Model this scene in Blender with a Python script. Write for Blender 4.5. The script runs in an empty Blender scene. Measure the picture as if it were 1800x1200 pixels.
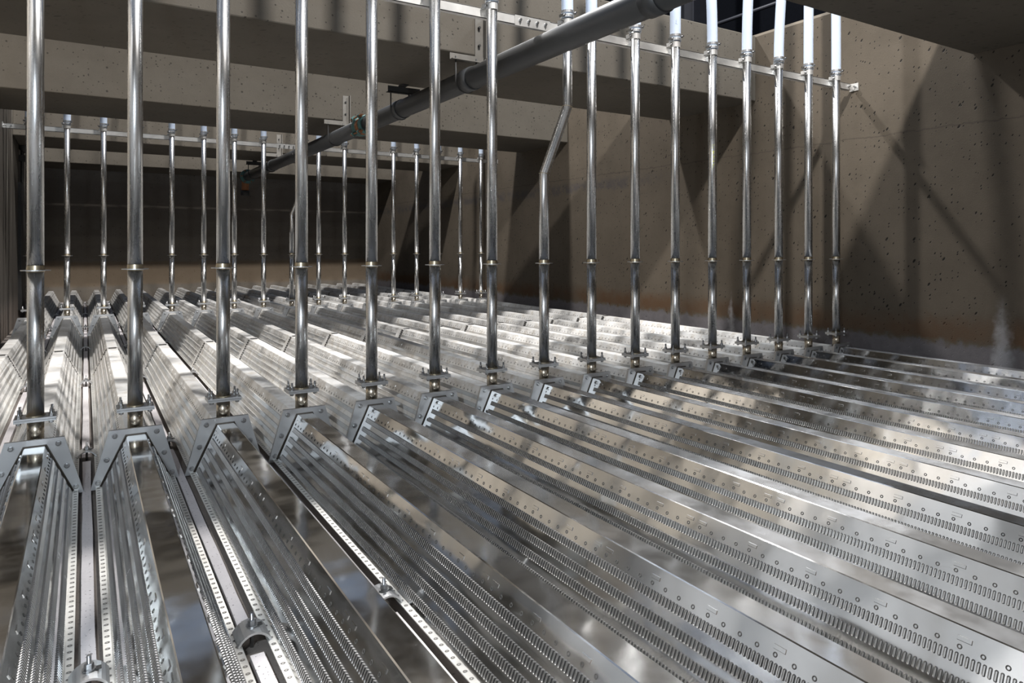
import bpy, math, random
from mathutils import Vector

random.seed(7)
sc = bpy.context.scene
C = sc.collection
PI = math.pi

# ------------------------------------------------------------------ camera
F_PX, YAW, HORIZON = 1223.6, 0.550546, 434.85
cd = bpy.data.cameras.new('camera')
cd.sensor_fit = 'HORIZONTAL'
cd.sensor_width = 36.0
cd.lens = F_PX / 1800 * 36
cd.shift_y = -(600 - HORIZON) / 1800
cd.clip_start = 0.02
cam = bpy.data.objects.new('camera', cd)
C.objects.link(cam)
cam.location = (0.143, -2.882, 0.86)
cam.rotation_euler = (PI / 2, 0, -YAW)
sc.camera = cam

# ------------------------------------------------------------------ world, lamps, exposure
w = bpy.data.worlds.new('world')
sc.world = w
w.use_nodes = True
bg = w.node_tree.nodes['Background']
bg.inputs['Color'].default_value = (0.50, 0.60, 0.80, 1)
bg.inputs['Strength'].default_value = 0.40


def lamp(name, loc, power, color, radius):
    l = bpy.data.lights.new(name, 'POINT')
    l.energy = power
    l.color = color
    l.shadow_soft_size = radius
    o = bpy.data.objects.new(name, l)
    C.objects.link(o)
    o.location = loc
    return o


lamp('hall_or_fill_lamp', (2.1, 3.6, 7.2), 2500, (1.0, 0.985, 0.97), 0.13)
lamp('hall_or_fill_lamp', (2.06, -2.27, 5.74), 2150, (1.0, 0.98, 0.96), 0.11)
lamp('hall_or_fill_lamp', (4.55, 0.10, 4.5), 430, (0.90, 0.95, 1.0), 0.10)  # added fill light, brightens the left wall that the troughs reflect
# hand lamp beside the camera
sl = bpy.data.lights.new('work_lamp', 'SPOT')
sl.energy = 125
sl.color = (0.76, 0.88, 1.0)
sl.shadow_soft_size = 0.05
sl.spot_size = math.radians(125)
sl.spot_blend = 0.7
so = bpy.data.objects.new('work_lamp', sl)
C.objects.link(so)
so.location = (-0.28, -2.75, 1.25)
so.rotation_euler = (math.radians(86), 0, -0.42)

sc.view_settings.view_transform = 'Standard'
sc.view_settings.look = 'None'
sc.view_settings.gamma = 1.0
sc.view_settings.use_curve_mapping = False
sc.view_settings.exposure = 0.0

# ------------------------------------------------------------------ dimensions
P = 0.30                    # spacing of the laterals
IDX = list(range(-1, 16))   # laterals from the left wall to the right wall
XW, XL, YB, YF = 4.75, -0.50, 10.0, -4.2
ROW2 = 4.978
SEG = 2.489
TOPZ, FOOTZ = 0.190, 0.022
TOPW, FOOTW, STRIPW = 0.030, 0.108, 0.1245
SOFFIT, BEAMTOP = 2.035, 2.565


# ------------------------------------------------------------------ node helpers
def new_mat(name):
    m = bpy.data.materials.new(name)
    m.use_nodes = True
    return m, m.node_tree, m.node_tree.nodes['Principled BSDF']


def nd(nt, t, **kw):
    n = nt.nodes.new(t)
    for k, v in kw.items():
        if k in n.inputs:
            n.inputs[k].default_value = v
        else:
            setattr(n, k, v)
    return n


def lk(nt, a, b):
    nt.links.new(a, b)


def ramp(nt, src, stops):
    r = nt.nodes.new('ShaderNodeValToRGB')
    els = r.color_ramp.elements
    while len(els) > 1:
        els.remove(els[-1])
    els[0].position, els[0].color = stops[0][0], (*stops[0][1], 1)
    for p, c in stops[1:]:
        e = els.new(p)
        e.color = (*c, 1)
    lk(nt, src, r.inputs['Fac'])
    return r.outputs['Color']


def g(v):
    return (v, v, v)


def mixc(nt, fac, a, b, mode='MIX'):
    m = nt.nodes.new('ShaderNodeMix')
    m.data_type = 'RGBA'
    m.blend_type = mode
    if hasattr(fac, 'links'):
        lk(nt, fac, m.inputs['Factor'])
    else:
        m.inputs['Factor'].default_value = fac
    for s, v in ((m.inputs[6], a), (m.inputs[7], b)):
        if hasattr(v, 'links'):
            lk(nt, v, s)
        else:
            s.default_value = (*v, 1)
    return m.outputs[2]


def math_(nt, op, a, b=None, clamp=False):
    m = nt.nodes.new('ShaderNodeMath')
    m.operation = op
    m.use_clamp = clamp
    for i, v in enumerate((a, b)):
        if v is None:
            continue
        if hasattr(v, 'links'):
            lk(nt, v, m.inputs[i])
        else:
            m.inputs[i].default_value = v
    return m.outputs[0]


def smooth(nt, v, lo, hi):
    m = nt.nodes.new('ShaderNodeMapRange')
    m.interpolation_type = 'SMOOTHSTEP'
    lk(nt, v, m.inputs['Value'])
    m.inputs['From Min'].default_value = lo
    m.inputs['From Max'].default_value = hi
    return m.outputs[0]


def coords(nt, kind='Object', scale=(1, 1, 1)):
    t = nt.nodes.new('ShaderNodeTexCoord')
    mp = nt.nodes.new('ShaderNodeMapping')
    mp.inputs['Scale'].default_value = scale
    lk(nt, t.outputs[kind], mp.inputs['Vector'])
    return mp.outputs['Vector']


def geo_pos(nt):
    gm = nt.nodes.new('ShaderNodeNewGeometry')
    s = nt.nodes.new('ShaderNodeSeparateXYZ')
    lk(nt, gm.outputs['Position'], s.inputs[0])
    return gm.outputs['Position'], s.outputs


def noise(nt, vec, scale, detail=4, rough=0.55):
    n = nd(nt, 'ShaderNodeTexNoise', Scale=scale, Detail=detail, Roughness=rough)
    lk(nt, vec, n.inputs['Vector'])
    return n.outputs['Fac']


def bump(nt, h, b, strength, dist):
    n = nd(nt, 'ShaderNodeBump', Strength=strength, Distance=dist)
    lk(nt, h, n.inputs['Height'])
    lk(nt, n.outputs['Normal'], b.inputs['Normal'])


# ------------------------------------------------------------------ materials
def steel(name, base, rough, rvar=0.1, metallic=1.0, wav=0.0, stretch=(1, 1, 1), wscale=4.0, dust=0.0, dustcol=(0.6, 0.58, 0.55), film=0.0):
    m, nt, b = new_mat(name)
    pos, xyz = geo_pos(nt)
    mp = nt.nodes.new('ShaderNodeMapping')
    mp.inputs['Scale'].default_value = stretch
    lk(nt, pos, mp.inputs['Vector'])
    v = mp.outputs['Vector']
    n1 = noise(nt, v, 9, 5)
    n2 = noise(nt, v, 60, 3)
    col = mixc(nt, n1, tuple(c * 0.86 for c in base), tuple(min(1, c * 1.1) for c in base))
    b.inputs['Metallic'].default_value = metallic
    r = math_(nt, 'ADD', math_(nt, 'MULTIPLY', n1, rvar * 1.4), rough - rvar * 0.7)
    r = math_(nt, 'ADD', r, math_(nt, 'MULTIPLY', n2, 0.06))
    if dust:
        n3 = noise(nt, pos, 3.2, 5, 0.62)
        fac = math_(nt, 'MULTIPLY', smooth(nt, n3, 0.25, 0.62), dust)
        n4 = noise(nt, pos, 17, 4, 0.65)
        col = mixc(nt, fac, col, mixc(nt, smooth(nt, n4, 0.42, 0.70), dustcol, (dustcol[0] * 0.72, dustcol[1] * 0.67, dustcol[2] * 0.60)))
        lk(nt, math_(nt, 'SUBTRACT', metallic, math_(nt, 'MULTIPLY', fac, metallic * 0.95)), b.inputs['Metallic'])
        r = math_(nt, 'ADD', r, math_(nt, 'MULTIPLY', fac, 0.35))
    if film:
        # fine dust settled on the flat ridges of the troughs towards the right wall
        gm = nt.nodes.new('ShaderNodeNewGeometry')
        sn = nt.nodes.new('ShaderNodeSeparateXYZ')
        lk(nt, gm.outputs['True Normal'], sn.inputs[0])
        n5 = noise(nt, pos, 2.6, 5, 0.65)
        ff = math_(nt, 'MULTIPLY', smooth(nt, sn.outputs[2], 0.93, 0.98), smooth(nt, xyz[0], 0.7, 2.0))
        ff = math_(nt, 'MULTIPLY', ff, math_(nt, 'ADD', math_(nt, 'MULTIPLY', smooth(nt, n5, 0.35, 0.65), film), film * 0.35))
        col = mixc(nt, ff, col, (0.56, 0.60, 0.66))
        lk(nt, math_(nt, 'SUBTRACT', metallic, ff, True), b.inputs['Metallic'])
        r = math_(nt, 'ADD', r, math_(nt, 'MULTIPLY', ff, 0.3))
    lk(nt, col, b.inputs['Base Color'])
    lk(nt, r, b.inputs['Roughness'])
    if wav:
        bump(nt, noise(nt, pos, wscale, 2, 0.45), b, 1.0, wav)
    return m


def concrete(name, base, dark, holes=1.0, wall_marks=None, bands=False, flat=False):
    m, nt, b = new_mat(name)
    pos, xyz = geo_pos(nt)
    n1 = noise(nt, pos, 1.6, 6, 0.6)
    n2 = noise(nt, pos, 14, 5, 0.6)
    n3 = noise(nt, pos, 120, 3, 0.6)
    col = mixc(nt, smooth(nt, n1, 0.3, 0.7), dark, base)
    col = mixc(nt, math_(nt, 'MULTIPLY', n2, 0.35), col, tuple(c * 1.25 for c in base))
    col = mixc(nt, math_(nt, 'MULTIPLY', n3, 0.22), col, tuple(c * 0.55 for c in dark))
    # blow holes of the cast face, in two sizes
    hsum = None
    cmb = nt.nodes.new('ShaderNodeCombineXYZ')
    if flat:
        lk(nt, xyz[0], cmb.inputs[0])
        lk(nt, xyz[1], cmb.inputs[1])
    else:
        lk(nt, math_(nt, 'ADD', xyz[0], xyz[1]), cmb.inputs[0])
        lk(nt, math_(nt, 'ADD', xyz[2], math_(nt, 'MULTIPLY', xyz[1], 0.7)), cmb.inputs[1])
    for sc_, th, keep in (((11, 0.13, 0.35), (30, 0.20, 0.45)) if not flat else ((45, 0.14, 0.4), (110, 0.20, 0.45))):
        vo = nd(nt, 'ShaderNodeTexVoronoi', Scale=sc_)
        vo.voronoi_dimensions = '2D'
        lk(nt, cmb.outputs[0], vo.inputs['Vector'])
        sep = nt.nodes.new('ShaderNodeSeparateColor')
        lk(nt, vo.outputs['Color'], sep.inputs[0])
        size = math_(nt, 'MULTIPLY', math_(nt, 'SUBTRACT', sep.outputs[0], 1 - keep, True), th / keep)
        h = smooth(nt, math_(nt, 'SUBTRACT', size, vo.outputs['Distance']), 0.0, 0.05)
        hsum = h if hsum is None else math_(nt, 'MAXIMUM', hsum, h)
    hs = math_(nt, 'MULTIPLY', hsum, holes)
    col = mixc(nt, hs, col, tuple(c * 0.18 for c in dark))
    if wall_marks:
        col = wall_marks(nt, pos, xyz, col, n1, n2)
    if bands:
        z = math_(nt, 'ADD', xyz[2], math_(nt, 'MULTIPLY', n1, 0.12))
        for lo, hi, c, k in ((0.28, 0.66, (0.155, 0.108, 0.065), 0.6), (0.92, 1.06, (0.17, 0.145, 0.115), 0.5), (1.35, 1.95, (0.09, 0.075, 0.065), 0.35)):
            f = math_(nt, 'MULTIPLY', smooth(nt, z, lo, lo + 0.06), math_(nt, 'SUBTRACT', 1.0, smooth(nt, z, hi, hi + 0.06)))
            col = mixc(nt, math_(nt, 'MULTIPLY', f, k), col, c)
    lk(nt, col, b.inputs['Base Color'])
    b.inputs['Roughness'].default_value = 0.85
    b.inputs['Specular IOR Level'].default_value = 0.25
    bump(nt, math_(nt, 'SUBTRACT', math_(nt, 'MULTIPLY', n3, 0.25), hs), b, 0.5, 0.006)
    return m


def right_wall_marks(nt, pos, xyz, col, n1, n2):
    y, z = xyz[1], xyz[2]
    zj = math_(nt, 'ADD', z, math_(nt, 'MULTIPLY', math_(nt, 'SUBTRACT', n2, 0.5), 0.14))
    # rust line above the old filter bed, grey cement skirt below
    rust = math_(nt, 'MULTIPLY', smooth(nt, zj, 0.26, 0.30), math_(nt, 'SUBTRACT', 1.0, smooth(nt, zj, 0.33, 0.48)))
    col = mixc(nt, math_(nt, 'MULTIPLY', rust, smooth(nt, n1, 0.2, 0.6)), col, (0.070, 0.038, 0.018))
    skirt = math_(nt, 'SUBTRACT', 1.0, smooth(nt, zj, 0.24, 0.275))
    col = mixc(nt, skirt, col, mixc(nt, n2, (0.07, 0.064, 0.066), (0.14, 0.13, 0.135)))
    # day joint
    jl = math_(nt, 'ABSOLUTE', math_(nt, 'SUBTRACT', math_(nt, 'ADD', z, math_(nt, 'MULTIPLY', math_(nt, 'SUBTRACT', n2, 0.5), 0.05)), 1.62))
    j = math_(nt, 'SUBTRACT', 1.0, smooth(nt, jl, 0.002, 0.007))
    col = mixc(nt, math_(nt, 'MULTIPLY', j, 0.8), col, (0.05, 0.04, 0.03))
    # dark damp stain along the joint further back
    st = math_(nt, 'ABSOLUTE', math_(nt, 'SUBTRACT', zj, 1.52))
    s = math_(nt, 'MULTIPLY', math_(nt, 'SUBTRACT', 1.0, smooth(nt, st, 0.01, 0.09)), math_(nt, 'MULTIPLY', smooth(nt, y, 1.6, 2.6), smooth(nt, n2, 0.35, 0.6)))
    col = mixc(nt, math_(nt, 'MULTIPLY', s, 0.75), col, (0.045, 0.04, 0.04))
    # white lime runs
    for yc, z1, wd in ((-0.90, 0.62, 0.05), (1.12, 0.60, 0.035)):
        d = math_(nt, 'ABSOLUTE', math_(nt, 'SUBTRACT', y, yc))
        d = math_(nt, 'ADD', d, math_(nt, 'MULTIPLY', z, 0.10))
        d = math_(nt, 'ADD', d, math_(nt, 'MULTIPLY', math_(nt, 'SUBTRACT', n2, 0.5), 0.10))
        f = math_(nt, 'MULTIPLY', math_(nt, 'SUBTRACT', 1.0, smooth(nt, d, wd * 0.6, wd * 1.9)), math_(nt, 'SUBTRACT', 1.0, smooth(nt, z, z1 - 0.25, z1)))
        col = mixc(nt, math_(nt, 'MULTIPLY', f, 0.5), col, (0.42, 0.42, 0.43))
    return col


def plain(name, col, rough=0.6, metallic=0.0, var=0.25, scale=25):
    m, nt, b = new_mat(name)
    pos, _ = geo_pos(nt)
    n = noise(nt, pos, scale, 4)
    lk(nt, mixc(nt, n, tuple(c * (1 - var) for c in col), tuple(min(1, c * (1 + var)) for c in col)), b.inputs['Base Color'])
    b.inputs['Roughness'].default_value = rough
    b.inputs['Metallic'].default_value = metallic
    return m


def pale_wall(name='pale_streaked_wall', pale=(0.80, 0.81, 0.83), dark=(0.30, 0.27, 0.23), lo=0.50, hi=0.75, beige=None):
    """streaked concrete, its pale and dark tones also standing in for light and shade"""
    m, nt, b = new_mat(name)
    pos, xyz = geo_pos(nt)
    mp = nt.nodes.new('ShaderNodeMapping')
    mp.inputs['Scale'].default_value = (1, 3.0, 0.18)
    lk(nt, pos, mp.inputs['Vector'])
    n1 = noise(nt, mp.outputs['Vector'], 2.2, 5, 0.6)
    n2 = noise(nt, pos, 18, 5, 0.6)
    col = mixc(nt, smooth(nt, n1, lo, hi), pale, dark)
    col = mixc(nt, math_(nt, 'MULTIPLY', n2, 0.3 if lo > 0.3 else 0.06), col, tuple(0.6 * a + 0.4 * b_ for a, b_ in zip(pale, dark)))
    if beige:
        yy = math_(nt, 'ADD', xyz[1], math_(nt, 'MULTIPLY', math_(nt, 'SUBTRACT', n1, 0.5), 1.5))
        col = mixc(nt, smooth(nt, yy, -0.5, 0.3), col, mixc(nt, n2, beige, tuple(c * 0.85 for c in beige)))
    low = math_(nt, 'SUBTRACT', 1.0, smooth(nt, math_(nt, 'ADD', xyz[2], math_(nt, 'MULTIPLY', n2, 0.2)), 0.25, 0.5))
    col = mixc(nt, math_(nt, 'MULTIPLY', low, 0.8), col, (0.14, 0.11, 0.09))
    lk(nt, col, b.inputs['Base Color'])
    b.inputs['Roughness'].default_value = 0.6
    bump(nt, n2, b, 0.3, 0.004)
    return m


M = {}
M['sheet'] = steel('polished_sheet_steel', (0.72, 0.715, 0.70), 0.075, 0.05, wav=0.0048, wscale=4.0, film=0.38)
M['sheet_dusty'] = steel('dusty_sheet_steel', (0.66, 0.65, 0.63), 0.34, 0.12, wav=0.006, wscale=5.0, dust=0.90, dustcol=(0.74, 0.725, 0.70))
M['slot'] = steel('pressed_slot_steel', (0.60, 0.595, 0.58), 0.22, 0.08)
M['slot_dusty'] = steel('dusty_slot_steel', (0.60, 0.59, 0.57), 0.40, 0.08, dust=0.75, dustcol=(0.56, 0.545, 0.52))
M['rim_shade'] = steel('shade_dark_slot_rim', (0.24, 0.235, 0.23), 0.28, 0.08)  # darkened steel: shade on the slot edges put into the colour
M['rim_shade_dusty'] = steel('dusty_shade_dark_rim', (0.36, 0.35, 0.335), 0.45, 0.08, dust=0.6, dustcol=(0.40, 0.385, 0.365))  # dusty version, edge shade again mixed into its colour
M['plate'] = steel('mill_finish_plate', (0.56, 0.56, 0.56), 0.42, 0.16)
M['pipe'] = steel('drawn_pipe_steel', (0.54, 0.535, 0.525), 0.24, 0.08, stretch=(2, 2, 0.5))
M['tinted'] = steel('heat_tinted_pipe', (0.52, 0.46, 0.37), 0.24, 0.08)
M['bolt'] = steel('bolt_steel', (0.40, 0.40, 0.40), 0.30, 0.10)
M['rail'] = steel('galvanised_rail', (0.60, 0.59, 0.57), 0.42, 0.12, dust=0.3)
M['weld'] = plain('heat_tinted_weld', (0.40, 0.34, 0.24), 0.35, 0.95)
M['seam'] = plain('dark_weld_seam', (0.10, 0.085, 0.07), 0.5, 0.6)
M['hole'] = plain('dark_hole', (0.035, 0.033, 0.03), 0.7)
M['dimple'] = plain('grey_dimple', (0.16, 0.15, 0.14), 0.55, 0.5)
M['strip'] = steel('perforated_strip_steel', (0.72, 0.71, 0.68), 0.38, 0.1, dust=0.35, dustcol=(0.66, 0.64, 0.58))
M['floor'] = concrete('floor_concrete', (0.20, 0.175, 0.155), (0.11, 0.095, 0.085), 0.5, flat=True)
M['grout'] = concrete('pale_grout', (0.56, 0.53, 0.53), (0.44, 0.41, 0.41), 0.7, flat=True)
M['beam'] = concrete('beam_concrete', (0.087, 0.076, 0.061), (0.066, 0.057, 0.045), 0.7)
M['wall'] = concrete('wall_concrete', (0.090, 0.073, 0.054), (0.062, 0.050, 0.036), 1.0, right_wall_marks)
M['backwall'] = concrete('back_wall_concrete', (0.16, 0.138, 0.113), (0.10, 0.086, 0.070), 0.5, None, True)
M['leftwall'] = pale_wall(beige=(0.62, 0.555, 0.47))  # pale and beige tones invented to brighten the trough reflections
M['leftwall_shaded'] = pale_wall('shade_painted_wall', (0.42, 0.39, 0.33), (0.030, 0.024, 0.018), 0.27, 0.40)  # dark tone painted for shade, pale strips for light between the beams
M['frontwall'] = pale_wall('grey_wall', (0.14, 0.145, 0.155), (0.07, 0.065, 0.06))
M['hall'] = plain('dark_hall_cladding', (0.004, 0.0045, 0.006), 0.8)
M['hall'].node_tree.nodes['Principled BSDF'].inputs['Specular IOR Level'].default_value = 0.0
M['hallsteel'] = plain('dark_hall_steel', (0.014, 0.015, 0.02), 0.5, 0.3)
M['drain'] = plain('grey_plastic_pipe', (0.026, 0.027, 0.028), 0.45, 0.0, 0.3, 9)
M['coupling'] = plain('green_coupling', (0.05, 0.12, 0.115), 0.5, 0.2)
M['rust'] = plain('rusty_iron', (0.20, 0.085, 0.035), 0.8, 0.2, 0.5, 60)
M['bracket'] = plain('grey_bracket', (0.13, 0.12, 0.105), 0.55, 0.4)
M['darkiron'] = plain('dark_iron', (0.025, 0.024, 0.023), 0.6, 0.3)
M['marker'] = plain('yellow_green_marker', (0.45, 0.45, 0.05), 0.6)
M['ink'] = plain('black_marker', (0.02, 0.02, 0.02), 0.6)
M['blueink'] = plain('blue_print', (0.10, 0.16, 0.34), 0.6)


def hose_mat():
    m, nt, b = new_mat('braided_clear_hose')
    v = coords(nt, 'Object', (1, 1, 1))
    waves = []
    for s in (1, -1):
        mp = nt.nodes.new('ShaderNodeMapping')
        mp.inputs['Rotation'].default_value = (s * 0.7, s * 0.7, 0)
        lk(nt, v, mp.inputs['Vector'])
        wv = nd(nt, 'ShaderNodeTexWave', Scale=75.0, Distortion=0.0)
        wv.bands_direction = 'Z'
        lk(nt, mp.outputs['Vector'], wv.inputs['Vector'])
        waves.append(wv.outputs['Fac'])
    f = math_(nt, 'MULTIPLY', waves[0], waves[1])
    lk(nt, mixc(nt, f, (0.50, 0.58, 0.71), (0.66, 0.72, 0.80)), b.inputs['Base Color'])
    b.inputs['Roughness'].default_value = 0.35
    b.inputs['Subsurface Weight'].default_value = 0.5
    b.inputs['Subsurface Radius'].default_value = (0.02, 0.02, 0.025)
    b.inputs['Subsurface Scale'].default_value = 0.6
    return m


M['hose'] = hose_mat()


# ------------------------------------------------------------------ mesh helpers
class MB:
    def __init__(self):
        self.v, self.f, self.sm, self.mi = [], [], [], {}

    def add(self, vs, fs, smooth=False):
        o = len(self.v)
        self.v += [tuple(x) for x in vs]
        self.f += [tuple(i + o for i in f) for f in fs]
        self.sm += [smooth] * len(fs)
        return self

    def box(self, x0, x1, y0, y1, z0, z1):
        vs = [(x, y, z) for z in (z0, z1) for y in (y0, y1) for x in (x0, x1)]
        return self.add(vs, [(0, 2, 3, 1), (4, 5, 7, 6), (0, 1, 5, 4), (2, 6, 7, 3), (0, 4, 6, 2), (1, 3, 7, 5)])

    def prism_y(self, prof, y0, y1, cap=True):
        """closed (x,z) outline, counter-clockwise seen from -Y, pushed from y0 to y1"""
        n = len(prof)
        vs = [(x, y0, z) for x, z in prof] + [(x, y1, z) for x, z in prof]
        fs = [(i, i + n, (i + 1) % n + n, (i + 1) % n)[::-1] for i in range(n)]
        if cap:
            fs += [tuple(range(n)), tuple(range(2 * n - 1, n - 1, -1))]
        return self.add(vs, fs)

    def tube(self, pts, r, n=16, cap=True, radii=None, smooth=True):
        """round tube along a polyline"""
        pts = [Vector(p) for p in pts]
        rings = []
        ref = None
        for i, p in enumerate(pts):
            a = (pts[i] - pts[i - 1]).normalized() if i else None
            b_ = (pts[i + 1] - pts[i]).normalized() if i < len(pts) - 1 else None
            t = (a + b_).normalized() if a and b_ else (a or b_)
            k = 1.0
            if a and b_:
                k = 1.0 / max(0.4, math.cos(a.angle(b_) / 2))
            if ref is None:
                ref = Vector((1, 0, 0)) if abs(t.x) < 0.8 else Vector((0, 1, 0))
            u = (ref - t * ref.dot(t)).normalized()
            v = t.cross(u)
            ref = u
            rr = radii[i] if radii else r
            rings.append([p + (u * math.cos(2 * PI * j / n) + v * math.sin(2 * PI * j / n)) * rr for j in range(n)])
        vs = [q for rg in rings for q in rg]
        fs = []
        for i in range(len(rings) - 1):
            for j in range(n):
                fs.append((i * n + j, i * n + (j + 1) % n, (i + 1) * n + (j + 1) % n, (i + 1) * n + j))
        self.add(vs, fs, smooth)
        if cap:
            o = len(self.v) - len(vs)
            self.f += [tuple(o + j for j in reversed(range(n))), tuple(o + len(vs) - n + j for j in range(n))]
            self.sm += [False, False]
        return self

    def ring(self, c, axis, ro, ri, h, n=18):
        """flat washer / band"""
        axis = Vector(axis).normalized()
        ref = Vector((1, 0, 0)) if abs(axis.x) < 0.8 else Vector((0, 1, 0))
        u = (ref - axis * ref.dot(axis)).normalized()
        v = axis.cross(u)
        c = Vector(c)
        vs = []
        for rr, hh in ((ri, 0), (ro, 0), (ro, h), (ri, h)):
            vs += [c + axis * hh + (u * math.cos(2 * PI * j / n) + v * math.sin(2 * PI * j / n)) * rr for j in range(n)]
        fs = []
        for k in range(4):
            k2 = (k + 1) % 4
            for j in range(n):
                j2 = (j + 1) % n
                fs.append((k * n + j, k * n + j2, k2 * n + j2, k2 * n + j))
        return self.add(vs, fs)

    def mesh(self, name, mat):
        me = bpy.data.meshes.new(name)
        me.from_pydata(self.v, [], self.f)
        me.polygons.foreach_set('use_smooth', self.sm)
        for q in (mat if isinstance(mat, tuple) else (mat,)):
            me.materials.append(M[q])
        for k, v in self.mi.items():
            me.polygons[k].material_index = v
        me.update()
        return me


def link(name, me, parent=None, loc=None, rot=None):
    o = bpy.data.objects.new(name, me)
    C.objects.link(o)
    if parent:
        o.parent = parent
    if loc:
        o.location = loc
    if rot:
        o.rotation_euler = rot
    return o


def build(name, mb, mat, parent=None, loc=None):
    return link(name, mb.mesh(name, mat), parent, loc)


def tag(o, label=None, cat=None, group=None, kind=None):
    if label:
        o['label'] = label
    if cat:
        o['category'] = cat
    if group:
        o['group'] = group
    if kind:
        o['kind'] = kind
    return o


def thing(name, loc, label, cat, group=None):
    o = bpy.data.objects.new(name, None)
    o.empty_display_size = 0.05
    C.objects.link(o)
    o.location = loc
    return tag(o, label, cat, group)


def dup(root, loc, label):
    r = root.copy()
    C.objects.link(r)
    r.location = loc
    r['label'] = label
    for ch in list(root.children):
        c = ch.copy()
        C.objects.link(c)
        c.parent = r
        for gch in list(ch.children):
            d = gch.copy()
            C.objects.link(d)
            d.parent = c
    return r


def bevel(o, width, seg=2):
    m = o.modifiers.new('bevel', 'BEVEL')
    m.width = width
    m.segments = seg
    m.limit_method = 'ANGLE'
    return o


ORD = ['first', 'second', 'third', 'fourth', 'fifth', 'sixth', 'seventh', 'eighth', 'ninth', 'tenth', 'eleventh', 'twelfth',
       'thirteenth', 'fourteenth', 'fifteenth', 'sixteenth', 'seventeenth', 'eighteenth']

# ------------------------------------------------------------------ the tank
tag(build('floor', MB().box(XL - 0.3, XW + 0.3, YF - 0.3, YB + 0.3, -0.2, 0.0), 'floor'), 'rough brown concrete tank floor under the steel troughs', None, None, 'structure')
floor = bpy.data.objects['floor']
wr = MB()
# right wall with a small chamfer along its inner top edge
wr.prism_y([(XW, -0.2), (XW + 0.4, -0.2), (XW + 0.4, 2.585), (XW + 0.03, 2.585), (XW, 2.555)], YF, YB + 0.3)
tag(build('wall_right', wr, 'wall'), 'pitted concrete wall at the right with rust line above grey skirt', None, None, 'structure')
tag(build('wall_left', MB().box(XL - 0.4, XL, YF, 4.62, -0.2, 2.585), 'leftwall'), 'near left wall, made pale to brighten the reflections in the troughs', None, None, 'structure')
tag(build('wall_left_rear', MB().box(XL - 0.4, XL, 4.62, YB + 0.3, -0.2, 2.585), 'leftwall_shaded'), 'far left wall, painted dark for shade with pale strips for light', None, None, 'structure')
tag(build('wall_back', MB().box(XL, XW, YB, YB + 0.35, -0.2, 2.585), 'backwall'), 'dark banded concrete wall at the back of the tank', None, None, 'structure')
tag(build('wall_front', MB().box(XL, XW, YF - 0.35, YF, -0.2, 2.585), 'frontwall'), 'concrete wall behind the camera', None, None, 'structure')
# the dark hall above the tank
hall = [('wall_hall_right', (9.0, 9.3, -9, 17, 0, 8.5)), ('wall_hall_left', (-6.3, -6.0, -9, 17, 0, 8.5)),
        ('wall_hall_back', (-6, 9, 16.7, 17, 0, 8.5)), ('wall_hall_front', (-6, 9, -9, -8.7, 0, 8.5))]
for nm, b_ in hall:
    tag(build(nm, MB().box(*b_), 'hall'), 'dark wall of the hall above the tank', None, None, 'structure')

# concrete beams that span the tank
beam_y = [(-4.16, -3.25), (-1.69, -0.735), (0.87, 1.845), (3.43, 4.425), (6.03, 7.0), (8.56, 9.5)]
beam_lab = [None, 'nearest concrete beam, its dark soffit in the top right corner',
            'concrete beam crossing just behind the front pipe row', 'concrete beam just in front of the rear pipe row',
            'concrete beam just behind the rear pipe row', 'farthest concrete beam close to the back wall']
for k, (a, b_) in enumerate(beam_y):
    if k == 0:
        continue
    o = build('concrete_beam', MB().box(XL, XW, a, b_, SOFFIT, BEAMTOP), 'beam')
    bevel(o, 0.008, 2)
    tag(o, beam_lab[k], 'beam', 'concrete beams across the tank')


# ------------------------------------------------------------------ lateral troughs
def side_pt(s, t, off=0.0):
    """point on the sloping side: s = -1/+1 side, t = 0 foot .. 1 top, off = distance outwards"""
    x = FOOTW + (TOPW - FOOTW) * t
    z = FOOTZ + (TOPZ - FOOTZ) * t
    dx, dz = (TOPZ - FOOTZ), (FOOTW - TOPW)
    L = math.hypot(dx, dz)
    return s * (x + off * dx / L), z + off * dz / L


SLANT = math.hypot(TOPZ - FOOTZ, FOOTW - TOPW)
TH = 0.0018


def body_mesh(mat, y0, y1):
    mb = MB()
    r = 0.0018
    rx, rz = side_pt(1, 1 - r / SLANT)
    out = [(FOOTW, FOOTZ), (rx, rz), (TOPW - r, TOPZ)]
    outer = out + [(-x, z) for x, z in reversed(out)]
    inn = [(x - TH * 1.1 if x > 0 else x + TH * 1.1, z - (TH if z > FOOTZ + 0.01 else 0)) for x, z in outer]
    prof = outer + inn[::-1]
    mb.prism_y(prof, y0, y1, cap=False)
    return mb.mesh('body', mat)


def strip_mesh(s, y0, y1):
    mb = MB()
    a, b_ = sorted((s * (FOOTW - 0.001), s * STRIPW))
    mb.box(a, b_, y0, y1, FOOTZ - 0.002, FOOTZ + 0.0005)
    return mb.mesh('foot_strip', 'strip')


def perforation_mesh(s, y0, y1):
    mb = MB()
    xc = s * (FOOTW + STRIPW) / 2
    y = y0 + 0.03
    while y < y1 - 0.02:
        n = 8
        mb.add([(xc + 0.0052 * math.cos(2 * PI * j / n), y + 0.0042 * math.sin(2 * PI * j / n), FOOTZ + 0.0011) for j in range(n)] +
               [(xc, y, FOOTZ + 0.0003)], [(j, (j + 1) % n, n) for j in range(n)])
        y += 0.027
    return mb.mesh('perforation', 'dimple')


SLOT_T = (0.11, 0.31, 0.50, 0.705)


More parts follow.
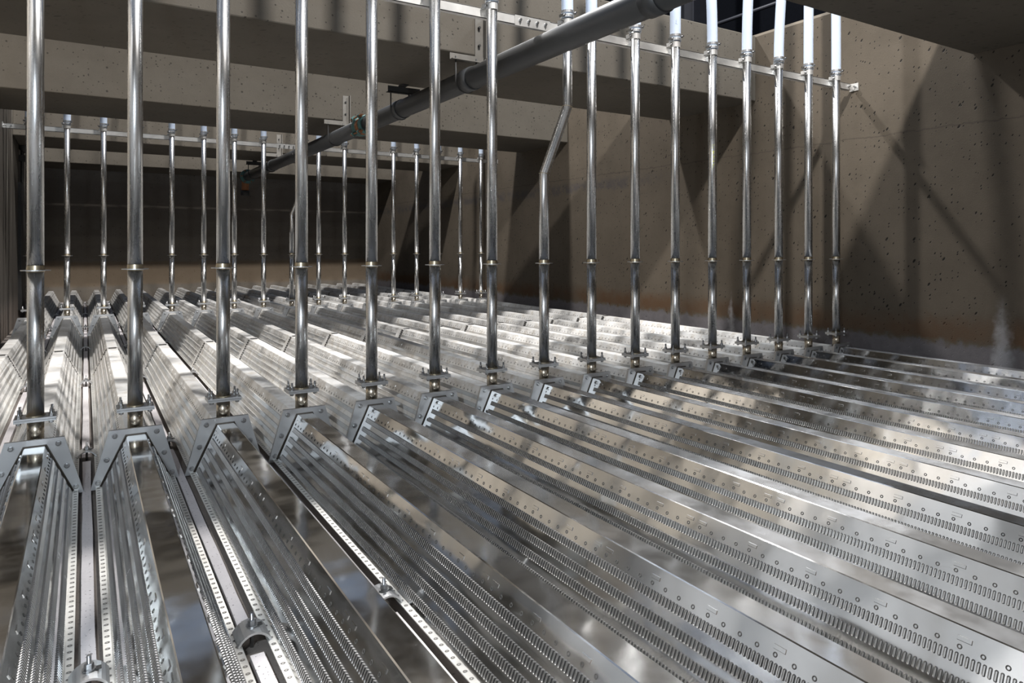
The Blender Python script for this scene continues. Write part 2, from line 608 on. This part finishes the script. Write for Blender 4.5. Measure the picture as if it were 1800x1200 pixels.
def slot_mesh(s, mat, y0, y1):
    """four rows of pressed slots on one side"""
    mb = MB()
    hl, hw = 0.0098 / SLANT, 0.0029
    for t0 in SLOT_T:
        y = y0 + 0.035
        while y < y1 - 0.02:
            vs = []
            for k, off in ((1.0, 0.0), (0.72, 0.0030), (0.40, 0.0006)):
                for (u, v) in ((-1, -0.5), (-0.86, -1), (0.86, -1), (1, -0.5), (1, 0.5), (0.86, 1), (-0.86, 1), (-1, 0.5)):
                    ku = 1 - (1 - k) * (hw * 1.2) / (hl * SLANT)
                    x, z = side_pt(s, t0 + u * hl * ku, off)
                    vs.append((x, y + v * hw * k, z))
            fs = []
            for a in (0, 8):
                for j in range(8):
                    q = (a + j, a + (j + 1) % 8, a + 8 + (j + 1) % 8, a + 8 + j)
                    fs.append(q if s < 0 else q[::-1])
            q = tuple(range(16, 24))
            fs.append(q if s < 0 else q[::-1])
            f0 = len(mb.f)
            mb.add(vs, fs)
            for j in range(8):
                mb.mi[f0 + j] = 1  # outer ring takes the colour that carries the edge shade
            y += 0.009
    return mb.mesh('slot_rows', (mat, 'rim_shade_dusty' if 'dusty' in mat else 'rim_shade'))


def ring_mesh(s, y0, y1):
    """row of small punched eyelets below the ridge"""
    mb = MB()
    y = y0 + 0.05
    rn = random.Random(3)
    while y < y1 - 0.03:
        n = 10
        t0 = 0.815 + rn.uniform(-0.004, 0.004)
        vs = []
        for rr, off in ((0.0046, 0.0004), (0.0036, 0.0011), (0.0024, 0.0004)):
            for j in range(n):
                x, z = side_pt(s, t0 + rr * math.sin(2 * PI * j / n) / SLANT, off)
                vs.append((x, y + rr * math.cos(2 * PI * j / n), z))
        fs = []
        for a in (0, n):
            for j in range(n):
                fs.append((a + j, a + (j + 1) % n, a + n + (j + 1) % n, a + n + j))
        mb.add(vs, fs)
        y += 0.038
    return mb.mesh('eyelet_row', 'hole')


def tab_mesh(s, mat, y0, y1):
    """small rectangular pressings above the eyelets"""
    mb = MB()
    y = y0 + 0.12
    k = 0
    while y < y1 - 0.05:
        for yy in ([y] if k % 5 else [y, y + 0.042]):
            vs = []
            for kk, off in ((1.0, 0.0), (0.8, 0.0016)):
                for u, v in ((-1, -1), (1, -1), (1, 1), (-1, 1)):
                    x, z = side_pt(s, 0.885 + u * kk * 0.0042 / SLANT, off)
                    vs.append((x, yy + v * 0.0125 * (0.93 if kk < 1 else 1), z))
            mb.add(vs, [(0, 1, 5, 4), (1, 2, 6, 5), (2, 3, 7, 6), (3, 0, 4, 7), (4, 5, 6, 7)])
        y += 0.152
        k += 1
    return mb.mesh('pressed_tabs', mat)


PT, PB = 0.084, 0.1405        # end plate half widths
PZT, PZB = 0.2125, 0.012


def plate_half(z):
    return PB + (PT - PB) * (z - PZB) / (PZT - PZB)


def plate_mesh(y0, y1):
    mb = MB()
    # a solid frame round the trough: top bar and two legs
    for s in (1, -1):
        q = [(s * (FOOTW + 0.0005), PZB), (s * PB, PZB), (s * PT, PZT), (s * 0.0, PZT), (s * 0.0, TOPZ - 0.001), (s * (TOPW + 0.0005), TOPZ - 0.001), (s * (FOOTW + 0.0005), FOOTZ)]
        if s < 0:
            q = q[::-1]
        mb.prism_y(q, y0, y1)
    return mb.mesh('end_plate', 'plate')


def seam_mesh(y):
    mb = MB()
    pts = [(-FOOTW - 0.002, y, FOOTZ), (-TOPW - 0.002, y, TOPZ + 0.001), (TOPW + 0.002, y, TOPZ + 0.001), (FOOTW + 0.002, y, FOOTZ)]
    mb.tube(pts, 0.0028, 6, True)
    return mb.mesh('weld_seam', 'seam')


def bolt_mesh():
    mb = MB()
    mb.ring((0, 0, 0), (0, -1, 0), 0.0098, 0.003, 0.0016, 16)
    mb.tube([(0, -0.0016, 0), (0, -0.0065, 0), (0, -0.0078, 0)], 0.0072, 6, True, radii=[0.0072, 0.0072, 0.0058], smooth=False)
    return mb.mesh('bolt', 'bolt')


BOLT = bolt_mesh()
BOLT_POS = [(s * x, z) for s in (-1, 1) for x, z in ((0.0665, 0.192), (0.091, 0.112), (0.117, 0.036))]


def strap_mesh(mat, y0, y1):
    mb = MB()
    o = 0.004
    a = [side_pt(1, 0.02, o), side_pt(1, 1.0, o), (TOPW - 0.003, TOPZ + o)]
    b_ = [side_pt(1, 0.02, 0), side_pt(1, 1.0, 0), (TOPW - 0.003, TOPZ)]
    outer = a + [(-x, z) for x, z in reversed(a)]
    inner = b_ + [(-x, z) for x, z in reversed(b_)]
    mb.prism_y(outer + inner[::-1], y0, y1, cap=True)
    return mb.mesh('lap_strap', mat)


def slit_mesh(y):
    """row of dark openings in the front edge of a lap joint"""
    mb = MB()
    for s in (1, -1):
        for k in range(11):
            t0 = 0.07 + k * 0.084
            a, b_ = side_pt(s, t0, 0.0042), side_pt(s, t0 + 0.055, 0.0042)
            a2, b2 = side_pt(s, t0, 0.0), side_pt(s, t0 + 0.055, 0.0)
            mb.add([(a[0], y, a[1]), (b_[0], y, b_[1]), (b2[0], y, b2[1]), (a2[0], y, a2[1]),
                    (a[0], y + 0.030, a[1]), (b_[0], y + 0.030, b_[1])],
                   [(0, 1, 2, 3), (0, 4, 5, 1)])
    mb.box(-TOPW * 0.75, TOPW * 0.75, y, y + 0.030, TOPZ, TOPZ + 0.0043)
    return mb.mesh('lap_slits', 'hole')


PY = 0.0065   # plate thickness
CONN = -0.040  # the bolted joint stands just in front of the pipe


def make_lateral(kind, dusty, L, label):
    """kind: 'end' plate at its far end, 'start' plate at its near end and a lap joint at the far end, 'plain'"""
    bm_ = 'sheet_dusty' if dusty else 'sheet'
    sl = 'slot_dusty' if dusty else 'slot'
    t = thing('filter_trough', (0, 0, 0), label, 'filter trough')
    link('sheet_body', body_mesh(bm_, 0, L), t)
    for s in (-1, 1):
        st = link('foot_strip', strip_mesh(s, 0, L), t)
        tag(link('perforations', perforation_mesh(s, 0, L), st), kind='stuff')
        tag(link('slot_rows', slot_mesh(s, sl, 0.02, L - 0.02), t), kind='stuff')
        tag(link('eyelet_row', ring_mesh(s, 0.0, L), t), kind='stuff')
        tag(link('pressed_tabs', tab_mesh(s, bm_, 0.0, L), t), kind='stuff')
    if kind == 'end':
        p = link('end_plate', plate_mesh(L - PY, L), t)
        link('weld_seam', seam_mesh(L - PY), p)
        for x, z in BOLT_POS:
            link('bolt', BOLT, p, (x, L - PY, z))
    if kind == 'start':
        p = link('end_plate', plate_mesh(0.0, PY), t)
        link('weld_seam', seam_mesh(PY + 0.001), p)
        sp = link('lap_strap', strap_mesh(bm_, L - 0.018, L + 0.012), t)
        tag(link('lap_slits', slit_mesh(L - 0.0485), sp), kind='stuff')
    return t


GRP = ['polished troughs in the foreground', 'dusty troughs right behind the front pipe row', 'dusty troughs in front of the rear pipe row',
       'dusty troughs right behind the rear pipe row', 'dusty troughs along the back wall']
HEAD = ['polished steel filter trough in the foreground', 'dusty steel filter trough right behind the front pipe row',
        'dusty steel filter trough running up to the rear pipe row', 'dusty steel filter trough right behind the rear pipe row',
        'dusty steel filter trough ending at the back wall']
segs = [('end', False, CONN - SEG + 0.001, CONN), ('start', True, CONN, SEG), ('end', True, SEG + 0.012, ROW2 + CONN),
        ('start', True, ROW2 + CONN, ROW2 + SEG), ('plain', True, ROW2 + SEG + 0.012, YB - 0.06)]
for k, (kind, dusty, y0, y1) in enumerate(segs):
    first = None
    for n, i in enumerate(IDX):
        lab = '%s, %s from the left wall' % (HEAD[k], ORD[n])
        if k == 0:
            lab = HEAD[0] + (', %s from the left picture edge' % ORD[n - 1] if n else ', against the left wall outside the picture')
        if first is None:
            first = make_lateral(kind, dusty, y1 - y0, lab)
            first.location = (P * i, y0, 0)
            first['group'] = GRP[k]
        else:
            dup(first, (P * i, y0, 0), lab)

# pale grout strips in the joints between troughs, broken away where the clamps are bolted down
CLAMP_Y = [-1.31 + 1.72 * k for k in range(7)]
edges = [-2.9] + CLAMP_Y + [YB - 0.05]
rg = random.Random(11)
for n, i in enumerate(IDX[:-1]):
    for a, b_ in zip(edges[:-1], edges[1:]):
        y0, y1 = a + 0.055 + rg.uniform(0, 0.02), b_ - 0.05 - rg.uniform(0, 0.015)
        xc = P * (i + 0.5) - 0.002 + rg.uniform(-0.002, 0.002)
        mb = MB()
        m_ = 10
        lv, rv = [], []
        for q in range(m_ + 1):
            y = y0 + (y1 - y0) * q / m_
            lv.append((xc - 0.0135 + rg.uniform(-0.0012, 0.0012), y))
            rv.append((xc + 0.0135 + rg.uniform(-0.0012, 0.0012), y))
        vs = [(x, y, 0.014) for x, y in lv] + [(x, y, 0.014) for x, y in rv] + [(x, y, -0.001) for x, y in lv] + [(x, y, -0.001) for x, y in rv]
        N = m_ + 1
        fs = []
        for q in range(m_):
            fs += [(q, N + q, N + q + 1, q + 1), (q, q + 1, 2 * N + q + 1, 2 * N + q), (N + q, 3 * N + q, 3 * N + q + 1, N + q + 1)]
        fs += [(0, 2 * N, 3 * N, N), (m_, N + m_, 3 * N + m_, 2 * N + m_)]
        mb.add(vs, fs)
        build('grout_strip', mb, 'grout', floor)


# ------------------------------------------------------------------ hold-down clamps
def make_clamp(label):
    t = thing('hold_down_clamp', (0, 0, 0), label, 'clamp', 'arched hold-down clamps between the troughs')
    mb = MB()
    W, Ln, n = 0.0345, 0.034, 10
    ro = []
    for q in range(n + 1):
        a = -1 + 2 * q / n
        ro.append((a * W, 0.024 + 0.022 * (1 - a * a) ** 0.8))
    ri = [(x * 0.93, z - 0.0045) for x, z in ro]
    prof = ro[::-1] + ri
    mb.prism_y(prof, -Ln, Ln)
    o = build('saddle', mb, 'plate', t)
    sl = MB().box(-0.0055, 0.021, -0.006, 0.006, 0.0448, 0.0466)
    build('slot', sl, 'hole', o)
    mb = MB()
    mb.tube([(0, 0, 0.0), (0, 0, 0.074)], 0.0042, 10)
    s_ = build('stud', mb, 'bolt', t)
    mb = MB().ring((0, 0, 0.0462), (0, 0, 1), 0.0125, 0.0044, 0.002, 16)
    build('washer', mb, 'bolt', s_)
    mb = MB().tube([(0, 0, 0.0482), (0, 0, 0.0575), (0, 0, 0.059)], 0.0085, 6, True, radii=[0.0085, 0.0085, 0.007], smooth=False)
    build('nut', mb, 'bolt', s_)
    return t


proto = None
for gi in range(0, 7):
    for k, y in enumerate(CLAMP_Y):
        lab = 'arched steel clamp in the %s joint from the left wall, %s from the camera' % (ORD[gi], ORD[k])
        loc = (P * (IDX[gi] + 0.5), y, 0)
        if proto is None:
            proto = make_clamp(lab)
            proto.location = loc
        else:
            dup(proto, loc, lab)

# ------------------------------------------------------------------ air pipes
PR = 0.025
FZ, DZ, RAILZ = 0.2779, 0.7817, 2.004
PIPE_TOP = 2.10

m_stub = MB().tube([(0, 0, TOPZ), (0, 0, FZ - 0.006)], PR, 20).mesh('stub', 'tinted')
m_collar = MB().ring((0, 0, TOPZ), (0, 0, 1), PR + 0.003, PR - 0.001, 0.004, 20).mesh('weld', 'seam')


def flange_mesh(z0, z1):
    mb = MB().box(-0.060, 0.060, -0.042, 0.042, z0, z1)
    return mb.mesh('flange_plate', 'plate')


m_fl0 = flange_mesh(FZ - 0.007, FZ - 0.0005)
m_fl1 = flange_mesh(FZ + 0.0005, FZ + 0.007)
m_stud = MB().tube([(0, 0, FZ - 0.016), (0, 0, FZ + 0.036)], 0.0042, 8).mesh('stud', 'bolt')
m_nut = MB().ring((0, 0, FZ + 0.007), (0, 0, 1), 0.0095, 0.004, 0.0016, 12).tube([(0, 0, FZ + 0.0086), (0, 0, FZ + 0.018)], 0.0078, 6, smooth=False).mesh('nut', 'bolt')
m_nut2 = MB().tube([(0, 0, FZ - 0.0145), (0, 0, FZ - 0.007)], 0.0078, 6, smooth=False).mesh('nut', 'bolt')
m_weld = MB().ring((0, 0, FZ + 0.007), (0, 0, 1), PR + 0.0035, PR - 0.001, 0.004, 20).mesh('weld', 'weld')
m_disc = MB().ring((0, 0, DZ - 0.0015), (0, 0, 1), 0.044, PR - 0.001, 0.003, 28).mesh('collar_disc', 'plate')
m_dweld = MB().tube([(0, 0, DZ - 0.006), (0, 0, DZ - 0.0015), (0, 0, DZ + 0.0015), (0, 0, DZ + 0.017)], PR, 20, False, radii=[PR + 0.0004, PR + 0.0022, PR + 0.0022, PR + 0.0004]).mesh('weld', 'weld')
m_saddle = MB().ring((0, 0, RAILZ - 0.012), (0, 0, 1), PR + 0.0035, PR - 0.001, 0.032, 20).mesh('saddle', 'rail')
m_ear = MB().box(-PR - 0.016, -PR - 0.001, 0.002, PR + 0.0035, RAILZ - 0.008, RAILZ + 0.014).mesh('saddle_ear', 'rail')
m_screw = MB().tube([(-PR - 0.010, 0.004, RAILZ + 0.003), (-PR - 0.010, -0.010, RAILZ + 0.003)], 0.005, 6, smooth=False).mesh('bolt', 'bolt')


def clamp_mesh(z):
    return MB().ring((0, 0, z), (0, 0, 1), 0.0335, 0.030, 0.013, 20).mesh('hose_clamp', 'plate')


m_c0, m_c1 = clamp_mesh(2.030), clamp_mesh(2.053)


def csc_mesh(z, s):
    mb = MB().box(s * 0.036 - 0.006, s * 0.036 + 0.006, -0.020, 0.014, z - 0.001, z + 0.014)
    mb.tube([(s * 0.036, -0.02, z + 0.0065), (s * 0.036, -0.030, z + 0.0065)], 0.0045, 6, smooth=False)
    return mb.mesh('clamp_screw', 'bolt')


m_s0, m_s1 = csc_mesh(2.030, -1), csc_mesh(2.053, 1)
m_lower = MB().tube([(0, 0, FZ + 0.0005), (0, 0, DZ)], PR, 24).mesh('lower_pipe', 'pipe')
m_upper = MB().tube([(0, 0, DZ), (0, 0, PIPE_TOP)], PR, 24).mesh('upper_pipe', 'pipe')
BX = 0.144
m_bent = MB().tube([(0, 0, DZ), (0, 0, 1.227), (BX, 0, 1.578), (BX, 0, PIPE_TOP)], PR, 24, smooth=True).mesh('upper_pipe', 'pipe')
m_bweld = MB().ring((0, 0, 1.2255), (0.19, 0, 1), PR + 0.0018, PR - 0.002, 0.003, 20).ring((BX, 0, 1.5765), (0.19, 0, 1), PR + 0.0018, PR - 0.002, 0.003, 20).mesh('weld', 'weld')

hr = random.Random(5)


def hose_mesh(sway, sway_y):
    pts = []
    for q in range(13):
        t = q / 12
        z = 2.026 + 1.35 * t
        k = math.sin(t * 2.6)
        pts.append((sway * k * t * 1.6, sway_y * k * t, z))
    return MB().tube(pts, 0.0302, 24, False).mesh('hose', 'hose')


def text_marks(mat, z0, n, ang, r, seed, size=0.010, step=0.016):
    """illegible vertical lettering: short strokes wrapped on a round surface"""
    rr = random.Random(seed)
    mb = MB()
    z = z0
    for k in range(n):
        for q in range(rr.randint(2, 4)):
            a0 = ang + rr.uniform(-1, 1) * size / r * 0.55
            zz = z + rr.uniform(-0.4, 0.4) * step
            hor = rr.random() < 0.5
            da, dz = (size / r * 0.35, step * 0.07) if hor else (size / r * 0.07, step * 0.3)
            vs = [(math.cos(a) * (r + 0.0006), math.sin(a) * (r + 0.0006), h) for a, h in
                  ((a0 - da, zz - dz), (a0 + da, zz - dz), (a0 + da, zz + dz), (a0 - da, zz + dz))]
            mb.add(vs, [(0, 1, 2, 3)])
        z += step
    return mb.mesh('lettering', mat)


def make_pipe(n, i, Y, bent, row, label, rowname):
    t = thing('air_pipe', (P * i, Y, 0), label, 'pipe', rowname)
    link('stub', m_stub, t)
    link('weld', m_collar, t)
    f0 = link('flange_plate', m_fl0, t)
    f1 = link('flange_plate', m_fl1, t)
    for x in (-0.046, 0.046):
        for y in (-0.029, 0.029):
            s_ = link('stud', m_stud, t, (x, y, 0))
            link('nut', m_nut, s_)
            link('nut', m_nut2, s_)
    link('weld', m_weld, f1)
    link('lower_pipe', m_lower, t)
    d = link('collar_disc', m_disc, t)
    link('weld', m_dweld, d)
    up = link('upper_pipe', m_bent if bent else m_upper, t)
    if bent:
        link('weld', m_bweld, up)
    dx = BX if bent else 0.0
    sd = link('saddle', m_saddle, t, (dx, 0, 0))
    link('saddle_ear', m_ear, sd)
    link('bolt', m_screw, sd)
    h = link('hose', hose_mesh(hr.uniform(-0.03, 0.06), hr.uniform(-0.05, 0.05)), t, (dx, 0, 0))
    for mc, ms in ((m_c0, m_s0), (m_c1, m_s1)):
        c = link('hose_clamp', mc, t, (dx, 0, 0))
        link('clamp_screw', ms, c)
        c.rotation_euler = (0, 0, hr.uniform(-0.35, 0.35))
    return t


for row, Y in enumerate((0.0, ROW2)):
    for n, i in enumerate(IDX):
        bent = i == 7
        where = 'front' if row == 0 else 'rear'
        if bent:
            lab = 'steel air pipe with a sideways bend in the %s row' % where
        else:
            lab = 'straight steel air pipe with pale hose, %s from the left in the %s row' % (ORD[n if row else n - 1], where)
            if row == 0 and n == 0:
                lab = 'straight steel air pipe close to the left wall, just outside the picture'
        t = make_pipe(n, i, Y, bent, row, lab, 'air pipes in the %s row' % where)
        if row == 0 and i == 11:
            t['label'] = 'straight steel air pipe with yellow-green marker writing, in the front row'
            tag(link('lettering', text_marks('marker', 1.33, 9, PI + 0.9, PR, 4), t), kind='stuff')
            tag(link('lettering', text_marks('ink', 0.40, 10, PI + 1.0, PR, 8, 0.012, 0.014), t), kind='stuff')
        if row == 0 and i in (10, 12, 14):
            hs = [c for c in t.children if c.name.startswith('hose') and 'clamp' not in c.name][0]
            a = {10: PI + 1.0, 12: -PI / 2 + 0.35, 14: -PI / 2 + 0.35}[i]
            tag(link('lettering', text_marks('blueink', {10: 2.12, 12: 2.25, 14: 2.10}[i], 12, a, 0.0305, i, 0.008, 0.012), hs), kind='stuff')


# ------------------------------------------------------------------ rails that hold the pipe heads
def make_rail(Y, spl, label):
    t = thing('pipe_rail', (0, Y, 0), label, 'rail', 'steel rails holding the pipe heads')
    y0 = PR + 0.004
    mb = MB()
    # channel: web towards the camera, lips above and below
    mb.box(XL + 0.03, XW - 0.05, y0, y0 + 0.003, RAILZ - 0.046, RAILZ)
    mb.box(XL + 0.03, XW - 0.05, y0, y0 + 0.030, RAILZ - 0.003, RAILZ + 0.0005)
    mb.box(XL + 0.03, XW - 0.05, y0, y0 + 0.030, RAILZ - 0.046, RAILZ - 0.043)
    build('channel', mb, 'rail', t)
    mb = MB().box(spl - 0.105, spl + 0.105, y0 - 0.004, y0 - 0.0002, RAILZ - 0.050, RAILZ + 0.004)
    mb.box(spl - 0.105, spl + 0.105, y0 - 0.004, y0 + 0.03, RAILZ + 0.001, RAILZ + 0.004)
    sp = build('splice_plate', mb, 'rail', t)
    for q in range(4):
        x = spl - 0.075 + 0.05 * q
        mb = MB().tube([(x, y0 - 0.004, RAILZ - 0.020), (x, y0 - 0.012, RAILZ - 0.020)], 0.0075, 6, smooth=False)
        mb.tube([(x, y0 - 0.012, RAILZ - 0.020), (x, y0 - 0.017, RAILZ - 0.020)], 0.004, 8)
        build('bolt', mb, 'bolt', sp)
    for s, xw in ((1, XW), (-1, XL)):
        a, b_ = sorted((xw, xw - s * 0.006))
        mb = MB().box(a, b_, y0 - 0.034, y0 + 0.030, RAILZ - 0.046, RAILZ + 0.006)
        a, b_ = sorted((xw - s * 0.006, xw - s * 0.085))
        mb.box(a, b_, y0 + 0.0031, y0 + 0.008, RAILZ - 0.042, RAILZ - 0.004)
        br = build('wall_bracket', mb, 'rail', t)
        mb = MB().tube([(xw - s * 0.006, y0 - 0.016, RAILZ - 0.02), (xw - s * 0.028, y0 - 0.016, RAILZ - 0.02)], 0.007, 6, smooth=False)
        build('anchor_bolt', mb, 'bolt', br)
        mb = MB().tube([(xw - s * 0.065, y0, RAILZ - 0.02), (xw - s * 0.065, y0 - 0.012, RAILZ - 0.02)], 0.008, 6, smooth=False)
        build('bolt', mb, 'bolt', br)
    return t


make_rail(0.0, 2.05, 'pale steel rail holding the heads of the front pipe row')
make_rail(ROW2, 2.05, 'pale steel rail holding the heads of the rear pipe row')

# ------------------------------------------------------------------ hanging drain pipe
DX, DZC, DR = 2.103, 1.862, 0.064
t = thing('drain_pipe', (DX, 0, DZC), 'thick dark grey plastic pipe slung under the concrete beams', 'pipe')
build('pipe_run', MB().tube([(0, -3.6, 0), (0, 2.56, 0)], DR, 28), 'drain', t)
build('pipe_run', MB().tube([(0, 2.72, 0), (0, 7.42, 0)], DR, 28), 'drain', t)
for y, ln in ((-0.80, 0.09), (0.79, 0.10), (1.86, 0.10), (4.6, 0.10), (5.9, 0.09)):
    build('socket', MB().tube([(0, y - ln / 2, 0), (0, y + ln / 2, 0)], DR + 0.006, 28), 'drain', t)
# flanged coupling with rusty bolts
cp = build('coupling', MB().tube([(0, 2.53, 0), (0, 2.575, 0), (0, 2.60, 0), (0, 2.68, 0), (0, 2.705, 0), (0, 2.75, 0)], DR, 28, True,
           radii=[DR + 0.010, DR + 0.016, DR + 0.004, DR + 0.004, DR + 0.016, DR + 0.010]), 'coupling', t)
build('middle_band', MB().tube([(0, 2.606, 0), (0, 2.674, 0)], DR + 0.008, 28), 'rust', cp)
for q in range(4):
    a = PI / 4 + q * PI / 2
    x, z = math.cos(a) * (DR + 0.026), math.sin(a) * (DR + 0.026)
    mb = MB().tube([(x, 2.50, z), (x, 2.78, z)], 0.007, 8)
    mb.tube([(x, 2.535, z), (x, 2.553, z)], 0.014, 6, smooth=False).tube([(x, 2.727, z), (x, 2.745, z)], 0.014, 6, smooth=False)
    build('tie_bolt', mb, 'rust', cp)
    for y in (2.56, 2.70):
        mb = MB().box(-0.016, 0.016, y, y + 0.02, -0.02, 0.016)
        e = build('lug', mb, 'coupling', cp)
        e.location = (x, 0, z)
        e.rotation_euler = (0, -a + PI / 2, 0)
# far end: flange and rusty elbow
fe = build('end_flange', MB().tube([(0, 7.42, 0), (0, 7.47, 0)], DR + 0.035, 24), 'coupling', t)
for q in range(6):
    a = q * PI / 3
    build('bolt', MB().tube([(math.cos(a) * 0.086, 7.40, math.sin(a) * 0.086), (math.cos(a) * 0.086, 7.49, math.sin(a) * 0.086)], 0.010, 6, smooth=False), 'rust', fe)
build('drain_elbow', MB().tube([(0, 7.47, 0), (0, 7.56, -0.01), (0, 7.61, -0.06), (0, 7.62, -0.19)], 0.05, 16), 'rust', t)
build('downpipe', MB().tube([(0, 7.62, -0.19), (0, 7.62, -0.26)], 0.06, 16), 'darkiron', t)


def hanger(yb, front, label, short=False):
    """angle bolted to a beam face with a cross channel and a U-rod that carries the drain pipe"""
    t = thing('pipe_hanger', (DX, yb, DZC), label, 'hanger', 'hangers of the drain pipe')
    mat = 'bracket'
    s = -1 if front else 1
    if not short:
        a, b_ = sorted((0, s * 0.006))
        c, d = sorted((0, s * 0.045))
        mb = MB().box(0.075, 0.130, a, b_, SOFFIT - DZC - 0.02, SOFFIT - DZC + 0.23).box(0.130, 0.136, c, d, SOFFIT - DZC - 0.02, SOFFIT - DZC + 0.23)
        an = build('angle', mb, mat, t)
        for z in (0.06, 0.17):
            build('anchor_bolt', MB().tube([(0.10, s * 0.004, SOFFIT - DZC + z), (0.10, s * 0.022, SOFFIT - DZC + z)], 0.008, 6, smooth=False), 'darkiron', an)
    c, d = sorted((s * 0.008, s * 0.048))
    mb = MB().box(-0.10, 0.15, c, d, SOFFIT - DZC - 0.052, SOFFIT - DZC - 0.048).box(-0.10, 0.15, *sorted((s * 0.008, s * 0.012)), SOFFIT - DZC - 0.052, SOFFIT - DZC - 0.008)
    if short:
        mb.box(-0.02, 0.03, *sorted((-s * 0.06, s * 0.012)), SOFFIT - DZC - 0.010, SOFFIT - DZC)
    build('cross_channel', mb, 'darkiron' if short else mat, t)
    pts = [(-DR - 0.006, s * 0.03, SOFFIT - DZC - 0.03)]
    for q in range(13):
        a = PI + PI * q / 12
        pts.append((math.cos(a) * (DR + 0.006), s * 0.03, math.sin(a) * (DR + 0.006)))
    pts.append((DR + 0.006, s * 0.03, SOFFIT - DZC - 0.03))
    build('u_rod', MB().tube(pts, 0.005, 8), 'darkiron', t)
    return t


hanger(0.87, True, 'grey angle hanger on the front face of the beam behind the front pipes')
hanger(1.845, False, 'dark short hanger under the far edge of the beam behind the front pipes', True)
hanger(3.43, True, 'grey angle hanger on the beam in front of the rear pipes')
hanger(6.03, True, 'grey angle hanger on the beam behind the rear pipes')
hanger(7.0, False, 'dark short hanger close to the far end of the drain pipe', True)

# dark iron fitting on the left wall by the rear rail
t = thing('wall_valve', (XL, 6.9, 1.9), 'dark iron valve on the left wall behind the rear rail', 'valve')
build('spindle', MB().tube([(0.03, 0, -0.30), (0.03, 0, 0.45)], 0.018, 12), 'darkiron', t)
build('bracket', MB().box(0.0, 0.06, -0.05, 0.05, -0.05, 0.02), 'darkiron', t)
build('bracket', MB().box(0.0, 0.06, -0.05, 0.05, 0.22, 0.27), 'darkiron', t)
build('gearbox', MB().tube([(0.045, 0, 0.05), (0.045, 0, 0.09), (0.045, 0, 0.18), (0.045, 0, 0.22)], 0.04, 14, True, radii=[0.02, 0.045, 0.045, 0.025]), 'darkiron', t)
build('slide_plate', MB().box(0.0, 0.03, -0.16, 0.16, -1.75, -0.30), 'darkiron', t)

# steelwork of the hall, seen through the gap above the right wall
t = thing('stair_railing', (6.5, 2.4, 2.55), 'dim steel handrail in the dark hall above the right wall', 'railing')
build('handrail', MB().tube([(0, -2.6, 0.945), (0, 3.2, 0.945)], 0.022, 10), 'hallsteel', t)
for y in (-2.2, -0.8, 1.60, 2.6):
    build('post', MB().tube([(0, y, 0.0), (0, y, 0.945)], 0.02, 10), 'hallsteel', t)
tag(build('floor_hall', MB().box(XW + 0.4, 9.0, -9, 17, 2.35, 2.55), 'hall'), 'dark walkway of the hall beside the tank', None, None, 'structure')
t = thing('steel_column', (7.6, 4.3, 2.55), 'dark steel column standing in the hall behind the right wall', 'column')
build('web', MB().box(-0.01, 0.01, -0.15, 0.15, 0, 5.5), 'hallsteel', t)
for s in (-1, 1):
    build('flange', MB().box(-0.15, 0.15, s * 0.16 - 0.01, s * 0.16 + 0.01, 0, 5.5), 'hallsteel', t)
